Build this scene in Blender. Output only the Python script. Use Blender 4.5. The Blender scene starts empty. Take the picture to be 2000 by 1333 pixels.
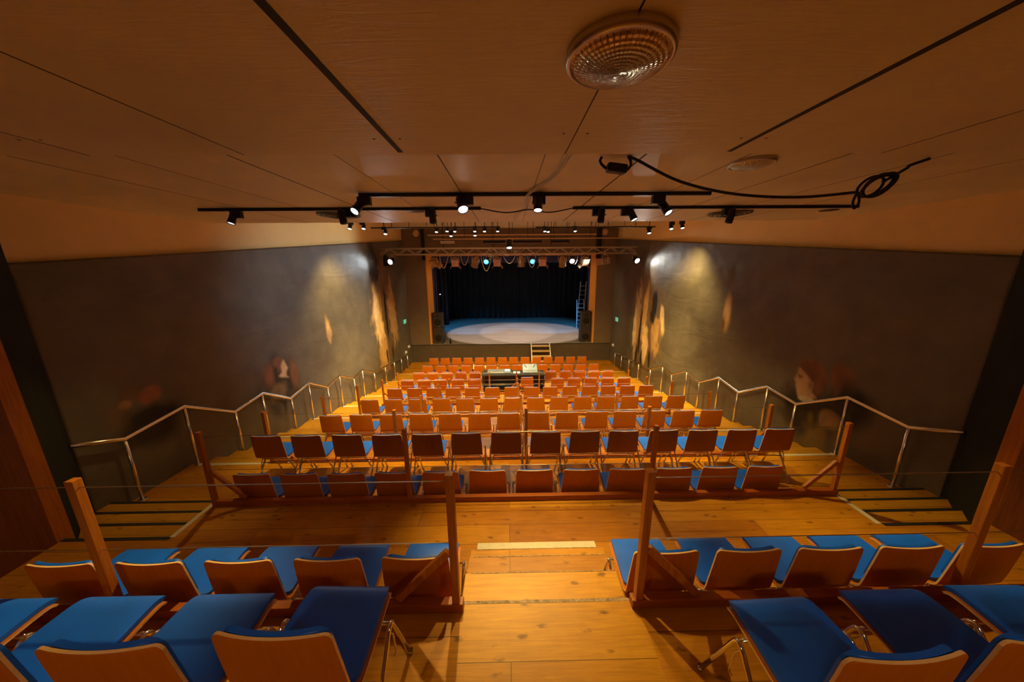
import bpy, bmesh, math, random
import numpy as np
from mathutils import Vector, Matrix, Quaternion
rnd = random.Random(7)
SC = bpy.context.scene
C = SC.collection
PI = math.pi

# ------------------------------------------------------------------ camera
CAMZ = 4.78
cam_d = bpy.data.cameras.new('camera'); cam = bpy.data.objects.new('camera', cam_d); C.objects.link(cam)
cam_d.sensor_width = 36.0; cam_d.lens = 36*626.84/2000; cam_d.clip_start = .02; cam_d.clip_end = 200
def cam_matrix(pitch, roll, yaw):
    p, r, y = (math.radians(a) for a in (pitch, roll, yaw))
    rt = Vector((1,0,0)); dn = Vector((0,-math.sin(p),-math.cos(p))); fw = Vector((0,math.cos(p),-math.sin(p)))
    c, s = math.cos(r), math.sin(r)
    rt, dn = c*rt+s*dn, -s*rt+c*dn
    Z = Matrix.Rotation(y, 3, 'Z')
    rt, dn, fw = Z@rt, Z@dn, Z@fw
    return Matrix(((rt.x,-dn.x,-fw.x,0),(rt.y,-dn.y,-fw.y,0),(rt.z,-dn.z,-fw.z,CAMZ),(0,0,0,1)))
cam.matrix_world = cam_matrix(13.085, .444, -.814)
SC.camera = cam
# ------------------------------------------------------------------ world, exposure
w = bpy.data.worlds.new('world'); SC.world = w; w.use_nodes = True
w.node_tree.nodes['Background'].inputs[0].default_value = (.02,.017,.012,1)
w.node_tree.nodes['Background'].inputs[1].default_value = 1
vs = SC.view_settings
vs.view_transform = 'Standard'; vs.look = 'None'; vs.gamma = 1; vs.use_curve_mapping = False
vs.exposure = 0.22

# ------------------------------------------------------------------ materials
def nm(name):
    m = bpy.data.materials.new(name); m.use_nodes = True
    nt = m.node_tree; b = nt.nodes['Principled BSDF']
    return m, nt, b
def ramp(nt, fac, stops):
    r = nt.nodes.new('ShaderNodeValToRGB'); nt.links.new(fac, r.inputs[0])
    e = r.color_ramp.elements
    while len(e) < len(stops): e.new(.5)
    for x, (p, c) in zip(e, stops): x.position = p; x.color = (*c, 1)
    return r.outputs[0]
def mapping(nt, scale, kind='Object', rot=(0,0,0)):
    tc = nt.nodes.new('ShaderNodeTexCoord'); mp = nt.nodes.new('ShaderNodeMapping')
    mp.inputs['Scale'].default_value = scale; mp.inputs['Rotation'].default_value = rot
    nt.links.new(tc.outputs[kind], mp.inputs[0]); return mp.outputs[0]
def noise(nt, vec, scale, detail=4, rough=.55, dist=0):
    n = nt.nodes.new('ShaderNodeTexNoise'); n.inputs['Scale'].default_value = scale
    n.inputs['Detail'].default_value = detail; n.inputs['Roughness'].default_value = rough; n.inputs['Distortion'].default_value = dist
    if vec: nt.links.new(vec, n.inputs['Vector'])
    return n.outputs['Fac']
def mixc(nt, fac, a, b, mode='MIX'):
    m = nt.nodes.new('ShaderNodeMix'); m.data_type = 'RGBA'; m.blend_type = mode
    if isinstance(fac, float): m.inputs[0].default_value = fac
    else: nt.links.new(fac, m.inputs[0])
    for i, v in ((6, a), (7, b)):
        if isinstance(v, tuple): m.inputs[i].default_value = (*v, 1)
        else: nt.links.new(v, m.inputs[i])
    return m.outputs[2]
def bump(nt, b, h, strength=.2, dist=.01):
    n = nt.nodes.new('ShaderNodeBump'); n.inputs['Strength'].default_value = strength; n.inputs['Distance'].default_value = dist
    nt.links.new(h, n.inputs['Height']); nt.links.new(n.outputs[0], b.inputs['Normal'])
def plain(name, col, rough=.5, metal=0, var=.12, scale=8, spec=.5, emit=None, es=0):
    m, nt, b = nm(name)
    f = noise(nt, mapping(nt, (1,1,1)), scale)
    lo = tuple(c*(1-var) for c in col); hi = tuple(min(1, c*(1+var)) for c in col)
    nt.links.new(ramp(nt, f, [(.3, lo), (.7, hi)]), b.inputs['Base Color'])
    b.inputs['Roughness'].default_value = rough; b.inputs['Metallic'].default_value = metal
    b.inputs['Specular IOR Level'].default_value = spec
    if emit: b.inputs['Emission Color'].default_value = (*emit, 1); b.inputs['Emission Strength'].default_value = es
    return m
def planks(name, lo, hi, pw=.22, pl=2.4, rough=.42, knots=True):
    m, nt, b = nm(name)
    v = mapping(nt, (1,1,1))
    br = nt.nodes.new('ShaderNodeTexBrick'); nt.links.new(v, br.inputs['Vector'])
    br.inputs['Scale'].default_value = 1; br.inputs['Brick Width'].default_value = pl; br.inputs['Row Height'].default_value = pw
    br.inputs['Mortar Size'].default_value = .0025; br.inputs['Mortar Smooth'].default_value = .3; br.inputs['Bias'].default_value = 0
    br.inputs['Color1'].default_value = (0,0,0,1); br.inputs['Color2'].default_value = (1,1,1,1); br.inputs['Mortar'].default_value = (.5,.5,.5,1)
    br.offset = .37
    base = ramp(nt, br.outputs['Color'], [(0, lo), (1, hi)])
    g = noise(nt, mapping(nt, (1.2, 22, 22)), 3, 5, .6, .6)
    gr = ramp(nt, g, [(.3, (.72,.66,.6)), (.65, (1,1,1))])
    col = mixc(nt, 1.0, base, gr, 'MULTIPLY')
    if knots:
        vo = nt.nodes.new('ShaderNodeTexVoronoi'); nt.links.new(mapping(nt, (2.6, 6.0, .01)), vo.inputs['Vector']); vo.inputs['Scale'].default_value = 1.9
        wob = noise(nt, mapping(nt, (5,14,1)), 4, 5, .65)
        ad = nt.nodes.new('ShaderNodeMath'); ad.operation = 'MULTIPLY_ADD'; nt.links.new(wob, ad.inputs[0]); ad.inputs[1].default_value = .55; nt.links.new(vo.outputs['Distance'], ad.inputs[2])
        kf = ramp(nt, ad.outputs[0], [(.34, (1,1,1)), (.46, (0,0,0))])
        bw = nt.nodes.new('ShaderNodeMath'); bw.operation = 'MULTIPLY'; nt.links.new(kf, bw.inputs[0]); bw.inputs[1].default_value = .75
        col = mixc(nt, bw.outputs[0], col, (lo[0]*.25, lo[1]*.2, lo[2]*.3))
        wear = ramp(nt, noise(nt, mapping(nt, (1,1,1)), 1.1, 6, .7), [(.35, (.78,.74,.7)), (.6, (1,1,1))])
        col = mixc(nt, 1.0, col, wear, 'MULTIPLY')
    mm = mixc(nt, br.outputs['Fac'], col, (lo[0]*.3, lo[1]*.3, lo[2]*.3))
    nt.links.new(mm, b.inputs['Base Color'])
    b.inputs['Roughness'].default_value = rough+.06; b.inputs['Specular IOR Level'].default_value = .3
    bump(nt, b, g, .08, .004)
    return m
def veneer(name, lo, hi, rough=.35, axis=2, coat=0):
    m, nt, b = nm(name)
    s = [26, 26, 26]; s[axis] = 1.6
    g = noise(nt, mapping(nt, tuple(s)), 2.2, 5, .6, .7)
    nt.links.new(ramp(nt, g, [(.3, lo), (.7, hi)]), b.inputs['Base Color'])
    b.inputs['Specular IOR Level'].default_value = .35; b.inputs['Roughness'].default_value = rough; b.inputs['Coat Weight'].default_value = coat; b.inputs['Coat Roughness'].default_value = .25
    return m
M = {}
M['floor'] = planks('pine_floor', (.44,.16,.004), (.62,.28,.009))
M['tread'] = planks('pine_tread', (.56,.25,.005), (.64,.31,.009), pw=.6, pl=4)
M['side_floor'] = planks('aisle_floor', (.52,.24,.009), (.62,.31,.015), pw=.16, pl=1.8)
M['console_pale'] = plain('console_pale_grey', (.15,.20,.24), .4, .2, .08)
M['par'] = plain('bronze_lamp_body', (.42,.27,.15), .32, .5, .35, 12)
M['tread_dark'] = planks('pine_tread_dark', (.42,.17,.004), (.52,.22,.006), pw=.6, pl=4)  # darker copy of the tread pine, paints a brightness step between treads
M['stage_floor'] = planks('stage_boards', (.26,.23,.21), (.38,.34,.31), pw=.11, pl=5, rough=.35, knots=False)
M['post'] = veneer('pine_post', (.30,.085,.004), (.47,.155,.008), .45, 2)
M['beam'] = veneer('pine_beam', (.26,.058,.004), (.38,.10,.008), .45, 0)
M['panel'] = veneer('wood_cladding', (.11,.030,.005), (.19,.056,.009), .5, 2)
M['jamb'] = veneer('proscenium_wood', (.78,.31,.04), (.9,.40,.07), .4, 2)
M['shell'] = veneer('lacquered_plywood', (.42,.112,.004), (.49,.140,.006), .38, 2)
M['ply'] = veneer('plywood_edge', (.72,.45,.17), (.85,.58,.27), .45, 0)
M['chrome'] = plain('chrome_tube', (.82,.82,.80), .12, 1, .03)
M['steel'] = plain('brushed_steel', (.86,.83,.77), .22, 1, .06, 30)
M['alu'] = plain('aluminium', (.66,.58,.46), .34, .55, .08, 20)
M['white_alu'] = plain('pale_aluminium', (.72,.74,.76), .4, .2, .05, 20)
M['black'] = plain('black_metal', (.012,.011,.010), .42, .3, .2)
M['blackmatt'] = plain('black_rubber', (.012,.011,.011), .7, 0, .2)
M['cab'] = plain('speaker_cabinet', (.035,.028,.022), .6, 0, .15)
M['white'] = plain('white_card', (.75,.75,.72), .5, 0, .04)
M['whitecable'] = plain('white_cable', (.62,.58,.5), .5, 0, .05)
M['deskblack'] = plain('black_desk', (.02,.022,.026), .38, 0, .2)
M['console'] = plain('console_grey', (.11,.13,.15), .4, .2, .1)
M['darkwall'] = plain('dark_paint', (.018,.017,.010), .9, 0, .15, 3, .1)
M['stagewall'] = plain('brown_paint', (.17,.115,.066), .6, 0, .1, 3)
M['stagefront'] = plain('stage_front_paint', (.09,.066,.045), .5, 0, .1, 3)
M['void'] = plain('stage_black', (.010,.010,.011), .8, 0, .2)
M['green'] = plain('exit_sign_green', (.05,.5,.3), .4, 0, .05, emit=(.25,1,.65), es=.35)
M['trim'] = plain('pale_nosing', (.62,.56,.42), .45, 0, .08, 20)
M['worn_and_shade'] = plain('worn_and_shade_edge', (.30,.20,.11), .7, 0, .7, 45)  # worn lip of the top tier, also painted shade lines on the treads
M['wire'] = plain('steel_wire', (.55,.5,.42), .35, 1, .05)
M['gold'] = plain('pale_batten', (.72,.48,.25), .4, 0, .1)
M['reflector'] = plain('lamp_reflector', (.55,.36,.2), .35, .7, .2, 20)
def vinyl(name, col):
    m, nt, b = nm(name)
    n = noise(nt, mapping(nt, (1,1,1)), 140, 3)
    b.inputs['Base Color'].default_value = (*col, 1); b.inputs['Roughness'].default_value = .42
    f = noise(nt, mapping(nt, (1,1,1)), 6)
    nt.links.new(ramp(nt, f, [(.3, tuple(c*.9 for c in col)), (.7, tuple(c*1.1 for c in col))]), b.inputs['Base Color'])
    bump(nt, b, n, .12, .002); return m
M['blue'] = vinyl('blue_vinyl', (.004,.115,.78))
def painted(name, col, rough, wave, bs=.35, var=.1):
    m, nt, b = nm(name)
    f = noise(nt, mapping(nt, (1,1,1)), 1.3, 5, .6)
    nt.links.new(ramp(nt, f, [(.3, tuple(c*(1-var) for c in col)), (.7, tuple(c*(1+var) for c in col))]), b.inputs['Base Color'])
    b.inputs['Roughness'].default_value = rough
    h = noise(nt, mapping(nt, wave), 4, 4, .6, 1.2)
    bump(nt, b, h, bs, .01); return m
M['ceil'] = painted('painted_ceiling_panel', (.66,.59,.32), .5, (1.2, 9, 1), .2)
for m_ in ('ceil',): M[m_].node_tree.nodes['Principled BSDF'].inputs['Specular IOR Level'].default_value = .3
M['beige'] = painted('beige_wall_paint', (.82,.60,.22), .6, (1, 2, 4), .08, .05)
def curtain(name, lo, hi):
    m, nt, b = nm(name)
    f = noise(nt, mapping(nt, (3,3,.15)), 4, 4)
    nt.links.new(ramp(nt, f, [(.35, lo), (.65, hi)]), b.inputs['Base Color'])
    b.inputs['Roughness'].default_value = .85; b.inputs['Sheen Weight'].default_value = .15; return m
M['curtain'] = curtain('black_stage_curtain', (.011,.0115,.012), (.020,.022,.023))
M['bluecurtain'] = curtain('navy_curtain', (.02,.03,.12), (.035,.05,.19))
def emitter(name, col, s):
    m, nt, b = nm(name); b.inputs['Base Color'].default_value = (.8,.8,.8,1)
    b.inputs['Emission Color'].default_value = (*col,1); b.inputs['Emission Strength'].default_value = s
    return m
M['lens_hot'] = emitter('lamp_lens_hot', (1,.93,.78), 18)
M['lens'] = emitter('lamp_lens', (1,.95,.85), 7)
M['lens_dim'] = emitter('lamp_lens_dim', (.9,.95,1), 1.5)
M['lens_blue'] = emitter('lamp_lens_blue', (.03,.45,1), 4)
def glass_lens():
    m, nt, b = nm('ribbed_glass')
    tc = nt.nodes.new('ShaderNodeTexCoord')
    sep = nt.nodes.new('ShaderNodeSeparateXYZ'); nt.links.new(tc.outputs['Object'], sep.inputs[0])
    def mth(op, a, c=None):
        n = nt.nodes.new('ShaderNodeMath'); n.operation = op
        for i, v in enumerate((a, c)):
            if v is None: continue
            if isinstance(v, (int, float)): n.inputs[i].default_value = v
            else: nt.links.new(v, n.inputs[i])
        return n.outputs[0]
    X, Y = sep.outputs[0], sep.outputs[1]
    r = mth('SQRT', mth('ADD', mth('MULTIPLY', X, X), mth('MULTIPLY', Y, Y)))
    ang = mth('ARCTAN2', Y, X)
    h = mth('ADD', mth('SINE', mth('MULTIPLY', r, 620)), mth('MULTIPLY', mth('SINE', mth('MULTIPLY', ang, 52)), .8))
    b.inputs['Base Color'].default_value = (.95,.68,.30,1); b.inputs['Roughness'].default_value = .16
    b.inputs['Transmission Weight'].default_value = .25; b.inputs['IOR'].default_value = 1.5
    b.inputs['Metallic'].default_value = .6
    bump(nt, b, h, .9, .004); return m
M['ribbed'] = glass_lens()
def mural_mat():
    m, nt, b = nm('painted_mural_canvas')
    at = nt.nodes.new('ShaderNodeVertexColor'); at.layer_name = 'paint'
    f = noise(nt, mapping(nt, (1,1,1)), 2.2, 6, .65)
    v = ramp(nt, f, [(.3, (.8,.8,.8)), (.7, (1.15,1.12,1.08))])
    nt.links.new(mixc(nt, 1.0, at.outputs[0], v, 'MULTIPLY'), b.inputs['Base Color'])
    b.inputs['Roughness'].default_value = .58; b.inputs['Specular IOR Level'].default_value = .4
    h = noise(nt, mapping(nt, (1, .55, 2.2), rot=(.5,0,0)), 1.1, 3, .5, .8)
    bump(nt, b, h, .4, .05); return m
M['mural'] = mural_mat()

# ------------------------------------------------------------------ mesh helpers
class MB:
    def __init__(s): s.v = []; s.f = []; s.mi = []; s.sm = []
    def add(s, vs, fs, mi=0, smooth=False):
        o = len(s.v); s.v += [tuple(x) for x in vs]
        for f in fs: s.f.append([i+o for i in f]); s.mi.append(mi); s.sm.append(smooth)
        return s
    def box(s, a, b, mi=0, mat=None):
        x0,y0,z0 = (min(p,q) for p,q in zip(a,b)); x1,y1,z1 = (max(p,q) for p,q in zip(a,b))
        V = [Vector(p) for p in ((x0,y0,z0),(x1,y0,z0),(x1,y1,z0),(x0,y1,z0),(x0,y0,z1),(x1,y0,z1),(x1,y1,z1),(x0,y1,z1))]
        if mat: V = [mat@p for p in V]
        return s.add(V, [(3,2,1,0),(4,5,6,7),(0,1,5,4),(1,2,6,5),(2,3,7,6),(3,0,4,7)], mi)
    def prism(s, poly, d, mi=0):      # poly: 3d points, extruded along d
        n = len(poly); P = [Vector(p) for p in poly]; d = Vector(d)
        V = P+[p+d for p in P]
        return s.add(V, [tuple(range(n))[::-1], tuple(range(n, 2*n))]+[(i,(i+1)%n,n+(i+1)%n,n+i) for i in range(n)], mi)
    def tube(s, pts, r, n=8, mi=0, cap=True):
        P = [Vector(p) for p in pts]; R = r if isinstance(r, (list, tuple)) else [r]*len(P)
        t0 = (P[1]-P[0]).normalized()
        up = Vector((0,0,1)) if abs(t0.z) < .9 else Vector((1,0,0))
        a = t0.cross(up).normalized(); V = []
        for i, p in enumerate(P):
            t = ((P[min(i+1,len(P)-1)]-p).normalized()+(p-P[max(i-1,0)]).normalized())
            t = t.normalized() if t.length > 1e-6 else t0
            a = (a-t*a.dot(t)).normalized(); c = t.cross(a)
            V += [p+(a*math.cos(2*PI*k/n)+c*math.sin(2*PI*k/n))*R[i] for k in range(n)]
        F = [(i*n+k, i*n+(k+1)%n, (i+1)*n+(k+1)%n, (i+1)*n+k) for i in range(len(P)-1) for k in range(n)]
        s.add(V, F, mi, True)
        if cap:
            o = len(s.v)-len(V); m = (len(P)-1)*n
            s.f += [[o+k for k in range(n)][::-1], [o+m+k for k in range(n)]]; s.mi += [mi, mi]; s.sm += [False, False]
        return s
    def bar(s, p, q, w, h, mi=0, up=(0,0,1)):   # rectangular bar between two points
        p, q = Vector(p), Vector(q); t = (q-p).normalized(); u = Vector(up)
        if abs(t.dot(u)) > .95: u = Vector((0,1,0))
        a = t.cross(u).normalized()*w/2; c = a.cross(t).normalized()*h/2
        V = [p-a-c, p+a-c, p+a+c, p-a+c, q-a-c, q+a-c, q+a+c, q-a+c]
        return s.add(V, [(3,2,1,0),(4,5,6,7),(0,1,5,4),(1,2,6,5),(2,3,7,6),(3,0,4,7)], mi)
    def lathe(s, prof, n=24, mi=0, mat=None, smooth=True):   # prof: (r, z)
        V = [Vector((r*math.cos(2*PI*k/n), r*math.sin(2*PI*k/n), z)) for r, z in prof for k in range(n)]
        if mat: V = [mat@p for p in V]
        F = [(i*n+k, i*n+(k+1)%n, (i+1)*n+(k+1)%n, (i+1)*n+k) for i in range(len(prof)-1) for k in range(n)]
        return s.add(V, F, mi, smooth)
    def build(s, name, mats, parent=None, bevel=0, loc=None):
        me = bpy.data.meshes.new(name); me.from_pydata([tuple(p) for p in s.v], [], s.f)
        for m in (mats if isinstance(mats, (list, tuple)) else [mats]): me.materials.append(M[m] if isinstance(m, str) else m)
        me.polygons.foreach_set('material_index', s.mi); me.polygons.foreach_set('use_smooth', s.sm)
        bm = bmesh.new(); bm.from_mesh(me); bmesh.ops.recalc_face_normals(bm, faces=bm.faces); bm.to_mesh(me); bm.free()
        o = bpy.data.objects.new(name, me); C.objects.link(o)
        if loc: o.location = loc
        if parent: o.parent = parent
        if bevel:
            md = o.modifiers.new('bevel', 'BEVEL'); md.width = bevel; md.segments = 2; md.limit_method = 'ANGLE'
        return o
def tag(o, label, cat, group=None, kind=None):
    o['label'] = label; o['category'] = cat
    if group: o['group'] = group
    if kind: o['kind'] = kind
    return o
def struct(o): o['kind'] = 'structure'; return o
def empty(name, loc=(0,0,0), rz=0):
    o = bpy.data.objects.new(name, None); C.objects.link(o); o.location = loc; o.rotation_euler = (0,0,rz); o.empty_display_size = .1
    return o
KIDS = {}
def copy_tree(root):
    c = root.copy(); C.objects.link(c)
    for ch in list(root.children):
        d = ch.copy(); C.objects.link(d); d.parent = c
        for g in list(ch.children):
            e = g.copy(); C.objects.link(e); e.parent = d
    return c
def spot(parent, p, d, power, size=60, blend=.5, col=(1,.78,.5), rad=.03):
    l = bpy.data.lights.new('lamp_light', 'SPOT'); l.energy = power; l.color = col
    l.spot_size = math.radians(size); l.spot_blend = blend; l.shadow_soft_size = rad
    o = bpy.data.objects.new('lamp_light', l); C.objects.link(o)
    o.location = p; o.rotation_euler = Vector(d).to_track_quat('-Z', 'Y').to_euler()
    if parent: o.parent = parent; o.location = Vector(p)-Vector(parent.location)
    return o

# ------------------------------------------------------------------ levels
T = [2.85, 2.33, 1.83, 1.45, 1.14, .83, .56, .28, .10, 0.0]     # tier heights, top tier first
EDGE = [1.50, 3.02, 4.53, 6.0, 7.44, 8.82, 10.23, 11.9, 13.4]   # front edge of tier k
XL, XR = -4.97, 5.35            # side walls
ML, MR = -3.72, 4.10            # middle seating block
STAGE = .92; SY = 16.0
ZN, Z2, Z3 = CAMZ+.487, CAMZ+.74, CAMZ+1.77

# ---- hall floor, tiers and steps
struct(MB().box((XL,-2.2,-.12),(XR,SY,0)).build('floor', 'floor'))
struct(MB().box((-4.16,-2.2,T[1]+.002),(4.61,EDGE[0],T[0])).build('floor', 'floor'))
m = MB().box((-4.16,-2.2,0),(4.61,2.57,T[1])).box((-3.15,2.57,0),(3.58,EDGE[1],T[1])); struct(m.build('floor', 'floor'))
# the tiers overlap the block behind them only where the block ends
def tier(k, y0):
    return struct(MB().box((ML,y0,0),(MR,EDGE[k],T[k])).build('floor', 'floor'))
struct(MB().box((XL,3.0,0),(XR,4.5,T[2])).box((ML,4.5,0),(MR,EDGE[2],T[2])).build('floor', 'floor'))
for k in range(3, 9): tier(k, EDGE[k-1])
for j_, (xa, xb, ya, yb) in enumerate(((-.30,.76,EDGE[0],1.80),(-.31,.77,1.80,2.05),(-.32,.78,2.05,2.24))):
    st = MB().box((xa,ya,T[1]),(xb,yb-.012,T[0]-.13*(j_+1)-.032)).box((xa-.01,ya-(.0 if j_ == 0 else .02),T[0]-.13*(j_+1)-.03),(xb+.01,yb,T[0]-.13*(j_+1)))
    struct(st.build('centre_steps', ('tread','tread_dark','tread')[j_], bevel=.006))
    struct(MB().box((xa+.03,yb-.007,T[0]-.13*(j_+1)),(xb-.03,yb-.002,T[0]-.13*(j_+1)+.002)).build('tread_shade_line', 'worn_and_shade'))  # thin dark line painted in for the light change at each tread edge
struct(MB().box((-.27,EDGE[0]-.014,T[0]),(.70,EDGE[0]+.004,T[0]+.003)).build('trim_1', 'worn_and_shade'))
struct(MB().box((-.27,-1.6,T[0]),(.74,EDGE[0]-.014,T[0]+.002)).build('floor', 'tread'))  # lighter strip painting the lit aisle between the post shadows
struct(MB().box((-.29,2.36,T[1]),(.77,2.425,T[1]+.006)).build('trim_1', 'trim'))
LAND = [(4.5,5.28),(5.97,6.70),(7.41,8.10),(8.80,9.55),(10.2,11.02)]
for side, (a, b) in (('left', (XL, ML)), ('right', (MR, XR))):
    m = MB(); y = LAND[0][1]
    for i, (ya, yb) in enumerate(LAND):
        k = 2+i; n = 3
        for j in range(1, n):
            m.box((a, ya+(yb-ya)*(j-1)/(n-1), 0), (b, ya+(yb-ya)*j/(n-1), T[k]+(T[k+1]-T[k])*j/n))
        yend = LAND[i+1][0] if i < 4 else 12.4
        m.box((a, yb, 0), (b, yend, T[k+1]))
    m.box((a,12.4,0),(b,13.9,T[8]))
    struct(m.build('side_aisle_steps', 'side_floor', bevel=.004))
    # the upper side flight, from the landing down to the first aisle
    a2, b2 = (XL, -3.15) if side == 'left' else (3.58, XR)
    m = MB()
    for j in range(1, 4): m.box((a2,2.57+.31*(j-1),0),(b2,2.57+.31*j,T[1]-.12*j))
    struct(m.build('side_landing_steps', 'side_floor', bevel=.004))
    m = MB()
    for j in range(0, 4): m.box((a2+.02,2.57+.31*j-.035,T[1]-.12*j),(b2-.02,2.57+.31*j,T[1]-.12*j+.003))
    struct(m.build('trim_2', 'blackmatt'))
    m = MB(); x = 3.58 if side == 'right' else -3.15
    m.box((x-.035,2.56,T[1]),(x+.012,3.04,T[1]+.004)); struct(m.build('trim_3', 'trim'))
    m = MB()
    for i, (ya, yb) in enumerate(LAND): m.box((a+.15, ya-.045, T[2+i]), (b-.02, ya+.004, T[2+i]+.004))
    struct(m.build('trim_4', 'trim'))

# ---- walls
def ztop(y): return CAMZ+.07+(y-3.34)*(1.24-.07)/(16-3.34)
for name, x, x2, sgn in (('wall_left', XL, -4.16, -1), ('wall_right', XR, 4.61, 1)):
    struct(MB().box((x,3.30,-.1),(x+sgn*.2,SY+.2,Z3+.3)).build(name, 'beige'))
    # dark return between the wooden cladding and the mural
    struct(MB().prism([(x2,2.63,0),(x2+sgn*.02,2.60,0),(x+sgn*.02,3.29,0),(x-sgn*.055,3.33,0)], (0,0,6)).build(name, 'darkwall'))
    struct(MB().box((x2,-2.2,0),(x2+sgn*.15,2.52,6)).build(name, 'panel'))
    struct(MB().box((x2-sgn*.0,2.52,T[1]-.5),(x2+sgn*.12,2.635,6)).build('trim_5', 'post'))
struct(MB().box((-4.4,-2.4,0),(4.8,-2.2,6)).build('wall_back', 'panel'))
# ---- ceilings
m = MB().box((-5.2,-2.4,ZN),(5.6,1.58,ZN+.9)); struct(m.build('ceiling', 'ceil'))
m = MB().box((XL-.1,1.58,Z2),(XR+.1,5.75,Z2+.9)); struct(m.build('ceiling', 'ceil'))
m = MB().box((XL-.1,5.75,Z3),(XR+.1,SY+.2,Z3+.3)); struct(m.build('ceiling', 'ceil'))
m = MB()
for x, ww in ((-.455,.022),(.985,.02)): m.box((x-ww/2,-1,ZN-.0015),(x+ww/2,1.55,ZN+.001))
struct(m.build('trim_6', 'blackmatt'))
m = MB()
for x in (-1.82,-1.15,.265,1.7,2.4): m.box((x-.002,-1,ZN-.001),(x+.002,1.58,ZN+.001))
for x, ww in ((-3.3,.008),(-2.6,.005),(-1.86,.011),(-1.15,.005),(-.46,.009),(.27,.005),(.96,.014),(1.68,.005),(2.38,.009),(3.1,.006),(3.8,.005)): m.box((x-ww/2,1.6,Z2-.001),(x+ww/2,5.74,Z2+.001))
for x, y in ((-.51,1.40),(-.41,1.40),(.93,1.40),(1.03,1.40),(.22,1.35),(.31,1.35),(.22,1.0),(.31,1.0),(-1.86,1.40),(-1.78,1.40)): m.lathe([(.0001,ZN-.001),(.006,ZN-.001)], 8, 0, Matrix.Translation((x,y,0)))
struct(m.build('trim_7', 'blackmatt'))

struct(MB().box((-2.9,5.751,Z2),(3.5,5.775,Z2+.02)).build('trim_9', 'gold'))
# ---- stage
OL, OR_, OT = -3.92, 4.40, CAMZ+.60
m = MB().box((XL,SY,STAGE),(OL,SY+.25,Z3)).box((OR_,SY,STAGE),(XR,SY+.25,Z3)).box((OL,SY,OT),(OR_,SY+.25,Z3)); struct(m.build('wall_front', 'stagewall'))
struct(MB().box((XL,SY-.05,0),(XR,SY+.2,STAGE-.001)).build('stage_front', 'stagefront'))
struct(MB().box((XL-1.5,SY+.2,.5),(XR+1.5,24.9,STAGE)).box((XL,SY-.05,STAGE-.03),(XR,SY+.2,STAGE)).build('stage_floor', 'stage_floor'))
struct(MB().box((OL,SY+.001,STAGE),(OL+.06,SY+1.0,OT)).box((OR_-.06,SY+.001,STAGE),(OR_,SY+1.0,OT)).box((OL+.06,SY+.001,OT-.06),(OR_-.06,SY+1.0,OT)).build('proscenium_frame', 'jamb'))
struct(MB().box((XL-1.6,SY+.25,.5),(XL-1.5,25,8)).box((XR+1.5,SY+.25,.5),(XR+1.6,25,8)).box((XL-1.6,24.9,.5),(XR+1.6,25,8)).box((XL-1.6,SY+.25,7.9),(XR+1.6,25,8)).box((XL-1.6,SY+.25,.5),(XL-.2,SY+.3,8)).box((XR+.2,SY+.25,.5),(XR+1.6,SY+.3,8)).box((XL-1.6,SY+.25,Z3+.1),(XR+1.6,SY+.3,8)).build('stage_house', 'void'))
def drape(name, x0, x1, y, z0, z1, mat, amp=.07, wl=.28, axis='x', n=None):
    n = n or int(abs(x1-x0)/wl*10)+2; V = []; ph = rnd.random()*6
    for i in range(n+1):
        u = x0+(x1-x0)*i/n
        d = amp*math.sin(u*2*PI/wl+ph+.9*math.sin(u*1.7))+.4*amp*math.sin(u*2*PI/(wl*2.7))
        for z in (z1, z0):
            k = 1 if z == z0 else .7
            V.append((u, y+d*k, z) if axis == 'x' else (y+d*k, u, z))
    N = len(V); th = .012
    V2 = [(a, b+th, c) if axis == 'x' else (a+th, b, c) for a, b, c in V]
    F = [(2*i, 2*i+1, 2*i+3, 2*i+2) for i in range(n)]
    F2 = [(N+2*i, N+2*i+2, N+2*i+3, N+2*i+1) for i in range(n)]
    rim = [(2*i, 2*i+2, N+2*i+2, N+2*i) for i in range(n)]+[(2*i+1, N+2*i+1, N+2*i+3, 2*i+3) for i in range(n)]
    m = MB().add(V+V2, F+F2+rim, 0, True)
    return m.build(name, mat)
tag(drape('stage_curtain', -6.1, .9, 24.4, STAGE+.01, 7.6, 'curtain', .10, .42), 'black back curtain hanging in folds behind the stage, left half', 'curtain')
tag(drape('stage_curtain', .86, 6.6, 24.52, STAGE+.01, 7.6, 'curtain', .10, .42), 'black back curtain hanging in folds behind the stage, right half', 'curtain')
tag(drape('side_curtain', -5.0, -3.95, 21.6, STAGE+.01, 7.6, 'curtain', .06, .26), 'black side curtain at the left rear of the stage', 'curtain')
tag(drape('side_curtain', 5.45, 6.4, 21.9, STAGE+.01, 7.6, 'curtain', .06, .26), 'black side curtain behind the ladder at the right of the stage', 'curtain')
tag(drape('side_curtain', OL+.02, OL+.20, 17.25, STAGE+.01, OT+.4, 'bluecurtain', .04, .14), 'narrow navy curtain just inside the left orange frame of the stage', 'curtain')
tag(drape('side_curtain', OR_-.16, OR_-.02, 17.25, STAGE+.01, OT+.4, 'bluecurtain', .04, .14), 'narrow navy curtain just inside the right orange frame of the stage', 'curtain')
tag(drape('stage_valance', OL+.4, OR_-.4, 17.2, OT-.42, OT+.4, 'bluecurtain', .03, .3), 'navy valance strip along the top of the stage opening', 'curtain')

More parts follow.
